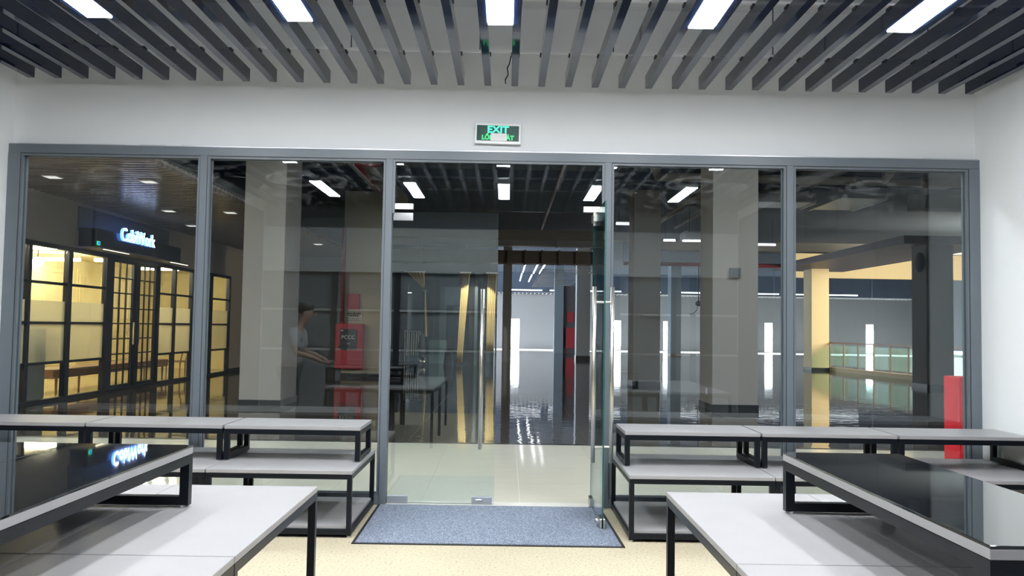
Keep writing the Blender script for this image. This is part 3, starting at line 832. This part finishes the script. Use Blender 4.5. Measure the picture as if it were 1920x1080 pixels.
def curtain(label, xs_top, xs_bot, y, z0, z1, folds, hem=None):
    t = thing('curtain', label, 'curtain', ((xs_top[0]+xs_top[1])/2, y, z1))
    bm = bmesh.new(); n = folds*6; rows = 8; g = []
    for j in range(rows+1):
        f_ = j/rows; a = xs_top[0]*(1-f_)+xs_bot[0]*f_; b = xs_top[1]*(1-f_)+xs_bot[1]*f_
        g.append([bm.verts.new((a+(b-a)*i/n, y+.05*math.cos(i/6*2*PI), z1+(z0-z1)*f_)) for i in range(n+1)])
    for j in range(rows):
        for i in range(n): bm.faces.new((g[j][i], g[j][i+1], g[j+1][i+1], g[j+1][i]))
    o = obj('cloth', bm, curtm, t, smooth=True)
    md = o.modifiers.new('thickness', 'SOLIDIFY'); md.thickness = .006
    box('rail', (min(xs_top)-.05, max(xs_top)+.05, y-.03, y+.03, z1, z1+.04), steel, t)
    return t
curtain('gathered pale yellow curtain behind the left door, left of its handle', (-1.84, -1.50), (-1.98, -1.76), 33.1, .05, 3.66, 5)
curtain('bright yellow curtain beside the middle of the doorway', (-.80, -.42), (-.80, -.50), 33.1, .55, 3.66, 5)
curtain('short corner of yellow curtain near the left pier', (-4.05, -3.32), (-3.36, -3.30), 33.1, 3.05, 3.66, 5)
curtain('narrow hanging strip of yellow cloth in the dim unit', (-3.29, -3.25), (-3.27, -3.15), 33.0, 1.1, 2.9, 1)
# upright queue/rack and blower shapes in the dim unit
rk = thing('clothes_rack', 'dim metal rack with hanging rods in the unit behind the glass', 'rack', (-3.7, 32.6, 0))
for x in (-3.98, -3.38):
    bm = bmesh.new(); cyl(bm, (x, 32.6, 0), (x, 32.6, 1.32), .02, 8); obj('post', bm, zinc, rk)
bm = bmesh.new(); cyl(bm, (-4.0, 32.6, 1.32), (-3.36, 32.6, 1.32), .022, 8); obj('rail', bm, steel, rk)
for k in range(6):
    bm = bmesh.new(); cyl(bm, (-3.9+k*.09, 32.6, .35), (-3.9+k*.09, 32.6, 1.31), .014, 6); obj('hanging_rod', bm, zinc, rk)
box('base', (-4.0, -3.36, 32.5, 32.7, 0, .04), beadm, rk)
kk = thing('kiosk', 'dark curved kiosk with a small green light behind the left door', 'kiosk', (-2.35, 32.6, 0))
bm = bmesh.new(); cyl(bm, (-2.25, 32.6, 0), (-2.25, 32.6, .55), .2, 16, .15); obj('base', bm, beadm, kk, smooth=True)
box('screen', (-2.33, -2.15, 32.55, 32.62, .55, 1.12), beadm, kk, bev=.01)
bm = bmesh.new(); ball(bm, (-2.24, 32.52, .42), .03); obj('indicator_light', bm, emis('teal led', (.05, .9, .6), 3), kk)
hh = thing('hair_dryer_hood', 'dim grey curved hood shape left in the glazed unit', 'machine', (-3.2, 32.5, 0))
bm = bmesh.new(); ball(bm, (-3.25, 32.1, .72), .2, (.75, .75, 2.6)); obj('hood', bm, bluegrey, hh, smooth=True)
bm = bmesh.new(); cyl(bm, (-3.25, 32.1, 0), (-3.25, 32.1, .3), .16, 14); obj('base', bm, chrome, hh, smooth=True)

# ---------------- beams, ducts and pipes under the hall slab
def beam(label, b, m=beamm, nm_='ceiling_beam'):
    o = box(nm_, b, m); return tag(o, label, 'beam')
beam('pale cross beam above the doorway, nearest of the cross beams', (-4.7, 4.4, 25.6, 26.1, 4.28, 4.55))
beam('pale cross beam behind the right panes', (4.9, 24, 29.9, 30.4, 4.42, 4.75))
beam('broad dark beam behind the middle of the doors', (-8.5, HX1, 20.6, 21.4, 5.15, HZ-.002), slabm)
beam('long grey beam running into the hall at right', (10.3, 10.9, 12, 20.5, 5.13, HZ-.002))
beam('long grey beam running into the hall above the fourth pane', (7.2, 7.6, 11, 20.5, 5.13, HZ-.002))
beam('long beam running into the hall left of the doors', (-3.6, -3.1, 11, 25.5, 5.1, HZ-.002))
beam('deep grey beam crossing beyond the balustrade', (10.95, 29, 22.0, 22.6, 4.9, HZ-.002))
def duct(label, b, joints, m=ductm):
    t = thing('air_duct', label, 'duct', ((b[0]+b[1])/2, b[2], b[4]))
    box('duct_body', b, m, t)
    for k in range(joints+1):
        x = b[0] + (b[1]-b[0])*k/max(joints, 1)
        box('flange', (x-.03, x+.03, b[2]-.03, b[3]+.03, b[4]-.03, b[5]+.03), zinc if m is zinc else m, t)
    for x in (b[0]+.1, b[1]-.1):
        bm = bmesh.new(); cyl(bm, (x, b[2]+.1, b[5]), (x, b[2]+.1, HZ), .008, 5); obj('hanger', bm, beadm, t)
    return t
duct('brown lagged duct crossing high behind the doorway', (-4.6, 3.3, 31.8, 32.6, 4.0, 4.48), 12)
duct('pale grey duct crossing high in the doorway', (-4.6, 3.3, 28.6, 29.0, 4.35, 4.6), 5, mat('pale duct', (.34, .36, .38), .4))
duct('silver duct unit high behind the fourth pane', (6.25, 7.7, 20.7, 21.7, 4.78, 4.98), 1, zinc)
duct('silver duct unit high behind the rightmost pane', (8.0, 9.15, 19.9, 21.9, 4.78, 5.0), 1, zinc)
duct('silver duct high between the right columns', (5.3, 6.9, 24.5, 25.3, 4.3, 4.45), 1, zinc)
def pipe(label, pts, r, m=pipem, coll=True, bend=None):
    t = thing('pipe', label, 'pipe', pts[0])
    for q_ in (pts[0], pts[-1]):
        bm = bmesh.new(); cyl(bm, (q_[0], q_[1], q_[2]), (q_[0], q_[1], HZ), .008, 5); obj('hanger', bm, beadm, t)
    if bend:
        bm = bmesh.new()
        for a, b in zip(bend, bend[1:]): cyl(bm, a, b, r*.9, 12)
        obj('bend', bm, m, t, smooth=True)
    bm = bmesh.new()
    for a, b in zip(pts, pts[1:]): cyl(bm, a, b, r, 12)
    for a in pts[1:-1]: ball(bm, a, r*1.02, seg=12)
    o = obj('pipe_run', bm, m, t)
    for pg in o.data.polygons: pg.use_smooth = len(pg.vertices) == 4
    if coll:
        for a, b in zip(pts, pts[1:]):
            a = Vector(a); b = Vector(b); L_ = (b-a).length; n_ = int(L_//1.6)
            for k in range(1, n_+1):
                c = a + (b-a)*k/(n_+1); d = (b-a).normalized()*.03
                bm = bmesh.new(); cyl(bm, c-d, c+d, r*1.18, 12); obj('collar', bm, m, t)
    return t
pipe('large grey pipe crossing behind the top of the right panes', [(3.05, 17.9, 5.3), (3.4, 18.7, 5.0), (14.0, 19.0, 5.0)], .10, bend=[(8.6, 18.9, 5.0), (8.5, 18.3, 5.1), (8.5, 18.0, HZ)])
pipe('grey branch pipe running deep into the hall at right', [(4.9, 18.98, 4.97), (4.75, 30.3, 4.97)], .085)
pipe('thinner grey pipe running deep, right of the branch', [(5.7, 23.0, 5.0), (5.66, 28.0, 5.0)], .05)
pipe('thin sprinkler pipe running deep above the doorway', [(1.076, 15.5, 4.7), (1.08, 27.9, 4.7)], .03, mat('pale red pipe', (.35, .22, .22), .3))
pipe('dark red sprinkler pipe with a bend behind the second pane', [(-2.55, 16.3, 4.7), (-3.03, 16.3, 4.7), (-3.1, 22.5, 4.7)], .045, redpipe)
pipe('dark red pipe along the hall ceiling behind the right panes', [(4.6, 33, 4.15), (11.0, 33, 4.15)], .08, redpipe)
# cable ladder raft
cr = thing('cable_ladder', 'dark cable ladder raft high at the right of the doorway', 'cable ladder', (2.5, 46, 4.2))
for x in (1.6, 3.9):
    box('side_rail', (x-.03, x+.03, 37, 53.6, 4.12, 4.16), beadm, cr)
for k in range(14):
    box('rung', (1.63, 3.87, 37.3+k*1.2, 37.34+k*1.2, 4.13, 4.15), steel, cr)
# far louvred strip above the far wall
lv = thing('louvre_strip', 'row of white slats over the far wall', 'louvre', (10, 58.6, 3.9))
box('carrier', (-3, HX1-.5, 58.9, 59.0, 3.98, 4.02), zinc, lv)
for x in (-2.5, 5, 12, 19, 26): box('hanger', (x, x+.02, 58.94, 58.96, 4.02, HZ), zinc, lv)
for k in range(110):
    x = -2 + k*.28; box('blade', (x, x+.05, 57.9, 59.3, 3.90, 3.97), whiteplastic, lv)
# hall tube lights (x-run and y-run)
def tube(label, a, b, group='tube lights under the hall slab'):
    t = thing('tube_light', label, 'lamp', a, group)
    a = Vector(a); b = Vector(b)
    bm = bmesh.new(); cyl(bm, a, b, .035, 8); obj('tube', bm, tubem, t)
    bm = bmesh.new(); o_ = Vector((0, 0, .06)); cyl(bm, a+o_, b+o_, .03, 6); obj('batten', bm, zinc, t)
    for f_ in (.15, .85):
        c = a + (b-a)*f_
        bm = bmesh.new(); cyl(bm, c+o_, (c.x, c.y, HZ), .006, 5); obj('hanger', bm, beadm, t)
for k, (x0, x1, y, z, l) in enumerate(((3.15, 3.75, 24.1, 4.6, 'nearest white tube light right of the open door'), (3.5, 4.0, 26.8, 4.6, 'second white tube light right of the open door'),
    (3.8, 4.5, 28.7, 4.6, 'third white tube light right of the open door'), (5.35, 5.75, 28.4, 4.6, 'short white tube light left of the broad right column'),
    (6.0, 6.9, 28.4, 4.6, 'longer white tube light left of the broad right column'), (8.8, 9.5, 29.3, 4.6, 'white tube light right of the broad right column'))):
    tube(l, (x0, y, z), (x1, y, z))
for k in range(9):
    x = .2 + k*2.6
    tube('distant white tube light before the far wall, ' + ['between the dark columns of the doorway', 'behind the dark column right of the doorway', 'just right of the open door', 'above the second far window', 'left of the broad right column', 'behind the broad right column', 'right of the broad right column', 'left of the warmly lit column', 'above the balustrade'][k], (x, 54.5, 3.98), (x+2.1, 54.5, 3.98), 'row of distant tube lights before the far wall')
for x, y0, y1, l in ((.83, 38.5, 44.5, 'left one of the tube lights leading into the distance'), (.80, 46, 53, 'left one of the tube lights leading on farther away'), (1.42, 38.4, 45.5, 'middle one of the tube lights leading into the distance'), (1.38, 47, 53.7, 'middle one of the tube lights leading on farther away'), (1.76, 38.3, 45.5, 'right one of the tube lights leading into the distance')):
    tube(l, (x, y0, 4.5), (x, y1, 4.5))

# ---------------- balustrade and warm atrium edge at right
bl = thing('balustrade', 'glass balustrade with timber handrail along the atrium edge', 'balustrade', (13.4, 28, 0))
A = Vector((12.88, 33.0, 0)); B = Vector((13.95, 23.6, 0)); nseg = 9
dirv = (B-A).normalized(); ang = math.atan2(dirv.y, dirv.x)
def obox(name, c, lx_, ly_, z0, z1, m, par):
    bm = bmesh.new(); bx(bm, -lx_/2, lx_/2, -ly_/2, ly_/2, z0, z1)
    bmesh.ops.rotate(bm, verts=bm.verts, cent=(0, 0, 0), matrix=Matrix.Rotation(ang, 3, 'Z'))
    bmesh.ops.translate(bm, verts=bm.verts, vec=(c.x, c.y, 0))
    return obj(name, bm, m, par)
L_ = (B-A).length
obox('curb', (A+B)/2, L_, .16, 0, .16, mat('warm curb', (.72, .60, .38), .6), bl)
obox('handrail', (A+B)/2, L_+.1, .07, 1.09, 1.14, railwood, bl)
for k in range(nseg+1):
    c = A + dirv*L_*k/nseg
    obox('post', c, .04, .05, .16, 1.09, mat('bronze post', (.16, .11, .09), .4), bl)
    if k < nseg: obox('glass_panel', c + dirv*L_/nseg/2, L_/nseg-.08, .012, .24, 1.02, railglass, bl)
tag(box('atrium_soffit', (11.1, 14.0, 23.1, 34.5, 4.052, 4.28), mat('dark maroon soffit', (.10, .07, .075), .5)), 'dark soffit band over the atrium edge behind the rightmost pane', 'soffit')
tag(box('atrium_fascia', (13.2, 29.8, 38, 38.3, 4.02, 5.40), mat('warm fascia', (.80, .66, .42), .7)), 'warm cream fascia glowing across the atrium', 'fascia')
at = bpy.data.lights.new('atrium_lamp', 'AREA'); at.shape = 'RECTANGLE'; at.size = 3; at.size_y = 5; at.energy = 2200; at.color = (1, .86, .62)
ao = bpy.data.objects.new('atrium_lamp', at); COL.objects.link(ao); ao.location = (19.0, 27, 4.0)
ao.rotation_euler = (math.radians(60), 0, math.radians(25))
ao['label'] = 'warm lamp over the atrium, outside the view'; ao['category'] = 'lamp'

sk = bpy.data.lights.new('added_floor_light', 'AREA'); sk.shape = 'RECTANGLE'; sk.size = 34; sk.size_y = 4; sk.energy = 900; sk.color = (.93, .97, 1); sk.spread = math.radians(30)  # added unseen area light, brightens the floor near the far wall
sko = bpy.data.objects.new('added_floor_light', sk); COL.objects.link(sko); sko.location = (12, 56.9, HZ-.02)
sko['label'] = 'added unseen area light brightening the floor before the far wall'; sko['category'] = 'added light'
sp = bpy.data.lights.new('added_curtain_spot', 'SPOT'); sp.energy = 350; sp.color = (1, .93, .75); sp.spot_size = 1.0; sp.shadow_soft_size = .05  # added unseen spot to brighten the curtains
so = bpy.data.objects.new('added_curtain_spot', sp); COL.objects.link(so); so.location = (-1.2, 31.4, 3.85)
so.rotation_euler = Vector((-.05, 1.7, -1.9)).to_track_quat('-Z', 'Y').to_euler()
so['label'] = 'added unseen spot aimed at the yellow curtains'; so['category'] = 'lamp'

# hall fill from added glowing panels, out of sight over vestibule and hall
for k, (x, y, z) in enumerate(((-2.5, 10.0, 5.38), (2.5, 10.0, 5.38), (7, 12, 5.38), (-6.9, 9.2, 3.80))):
    t = thing('added_fill_panel', 'added square glowing panel for hall fill above the sight line, %s' % ['left of the doors', 'right of the doors', 'far right', 'over the office aisle'][k], 'lamp', (x, y, z))
    box('rim', (x-.32, x+.32, y-.32, y+.32, z+.003, z+.04), whiteplastic, t)
    box('lens', (x-.3, x+.3, y-.3, y+.3, z-.003, z+.002), emis('added hall fill', (.93, .97, 1), 110), t)

# ------------------------------------------------------------------ person beside the left tables (seen only in the glass)
def skin_mesh(name, verts, edges_, m, parent, root=0, sub=2):
    bm = bmesh.new(); lay = bm.verts.layers.skin.verify(); vs = []
    for i, (co, r_) in enumerate(verts):
        v = bm.verts.new(Vector(co)); rr = r_ if isinstance(r_, tuple) else (r_, r_)
        v[lay].radius = rr; v[lay].use_root = (i == root); vs.append(v)
    for a, b in edges_: bm.edges.new((vs[a], vs[b]))
    me = bpy.data.meshes.new(name); bm.to_mesh(me); bm.free()
    o = bpy.data.objects.new(name, me); COL.objects.link(o); me.materials.append(m)
    o.parent = parent
    sk = o.modifiers.new('Skin', 'SKIN'); sk.use_smooth_shade = True; sk.branch_smoothing = .4
    sb = o.modifiers.new('Sub', 'SUBSURF'); sb.levels = sub; sb.render_levels = sub
    return o
pr = thing('person', 'person in a pale shirt looking down, mirrored in the second pane', 'person', (0, 0, 0))
skinm = mat('skin', (.48, .30, .22), .55); shirt = mat('pale shirt', (.50, .50, .53), .85, noise=.06, nscale=6)
trou = mat('dark trousers', (.05, .055, .07), .85); hairm = mat('black hair', (.012, .010, .010), .6); shoe = mat('dark shoes', (.03, .03, .035), .5)
V = [((0, 0, .95), (.12, .15)), ((.02, 0, 1.10), (.10, .135)), ((.06, 0, 1.27), (.11, .15)), ((.10, 0, 1.42), (.09, .14)), ((.14, 0, 1.50), .055),
     ((.17, 0, 1.56), .05), ((.205, 0, 1.625), (.085, .07)), ((.225, 0, 1.69), (.098, .078)), ((.215, 0, 1.75), (.075, .065))]
E_ = [(i, i+1) for i in range(8)]
def add(pts, start):
    prev = start
    for q in pts:
        V.append(q); E_.append((prev, len(V)-1)); prev = len(V)-1
for s in (-1, 1):
    add([((.11, s*.15, 1.43), .062), ((.11, s*.20, 1.38), .055), ((.13, s*.235, 1.15), .042), ((.27, s*.21, 1.12), .036), ((.41, s*.17, 1.065), .026), ((.47, s*.165, 1.035), (.018, .036))], 3)
    add([((0, s*.095, .88), .09), ((.035, s*.105, .52), .06), ((.01, s*.11, .30), .05), ((-.02, s*.115, .09), .036), ((.05, s*.12, .035), .035), ((.15, s*.125, .025), .028)], 0)
skin_mesh('body', V, E_, skinm, pr)
V = [((0, 0, .93), (.135, .165)), ((.02, 0, 1.10), (.118, .152)), ((.06, 0, 1.27), (.127, .165)), ((.10, 0, 1.41), (.108, .155)), ((.125, 0, 1.475), .07)]
E_ = [(i, i+1) for i in range(4)]
for s in (-1, 1): add([((.11, s*.15, 1.43), .075), ((.11, s*.205, 1.37), .070), ((.125, s*.235, 1.20), .062)], 3)
skin_mesh('shirt', V, E_, shirt, pr)
V = [((0, 0, .95), (.13, .16))]; E_ = []
for s in (-1, 1): add([((0, s*.095, .86), .108), ((.035, s*.105, .52), .078), ((.01, s*.11, .30), .070), ((-.015, s*.115, .10), .062)], 0)
skin_mesh('trousers', V, E_, trou, pr)
for s in (-1, 1):
    skin_mesh('shoe', [((-.06, s*.115, .045), .045), ((.03, s*.12, .05), .048), ((.13, s*.125, .035), .042), ((.20, s*.127, .03), .03)], [(0, 1), (1, 2), (2, 3)], shoe, pr)
    for k, (dy, ln) in enumerate(((-.027, .060), (-.009, .070), (.009, .066), (.027, .052))):
        y = s*.165 + dy
        skin_mesh('finger', [((.47, y, 1.035), .009), ((.49+ln*.6, y, 1.03), .0085), ((.49+ln, y, 1.022), .008), ((.49+ln*1.3, y, 1.016), .007)], [(0, 1), (1, 2), (2, 3)], skinm, pr, sub=1)
    skin_mesh('thumb', [((.44, s*.14, 1.04), .011), ((.47, s*.115, 1.03), .010), ((.50, s*.11, 1.018), .009)], [(0, 1), (1, 2)], skinm, pr, sub=1)
    bm = bmesh.new(); ball(bm, (.205, s*.079, 1.675), .028, (.7, .3, 1.1)); obj('ear', bm, skinm, pr, smooth=True)
    bm = bmesh.new(); ball(bm, (.308, s*.03, 1.685), .011); obj('eye', bm, beadm, pr, smooth=True)
bm = bmesh.new(); ball(bm, (.325, 0, 1.655), .016, (1.2, .8, 1.6)); obj('nose', bm, skinm, pr, smooth=True)
bm = bmesh.new(); ball(bm, (.292, 0, 1.612), .02, (.5, 1.1, .35)); obj('mouth', bm, mat('lips', (.35, .13, .11), .5), pr, smooth=True)
bm = bmesh.new(); ball(bm, (.195, 0, 1.735), .11, (1.05, .86, .82))
for v in bm.verts:
    if v.co.x > .27 and v.co.z < 1.72: v.co.x = .27
obj('hair', bm, hairm, pr, smooth=True)
pr.location = (-2.88, 3.3, 0)
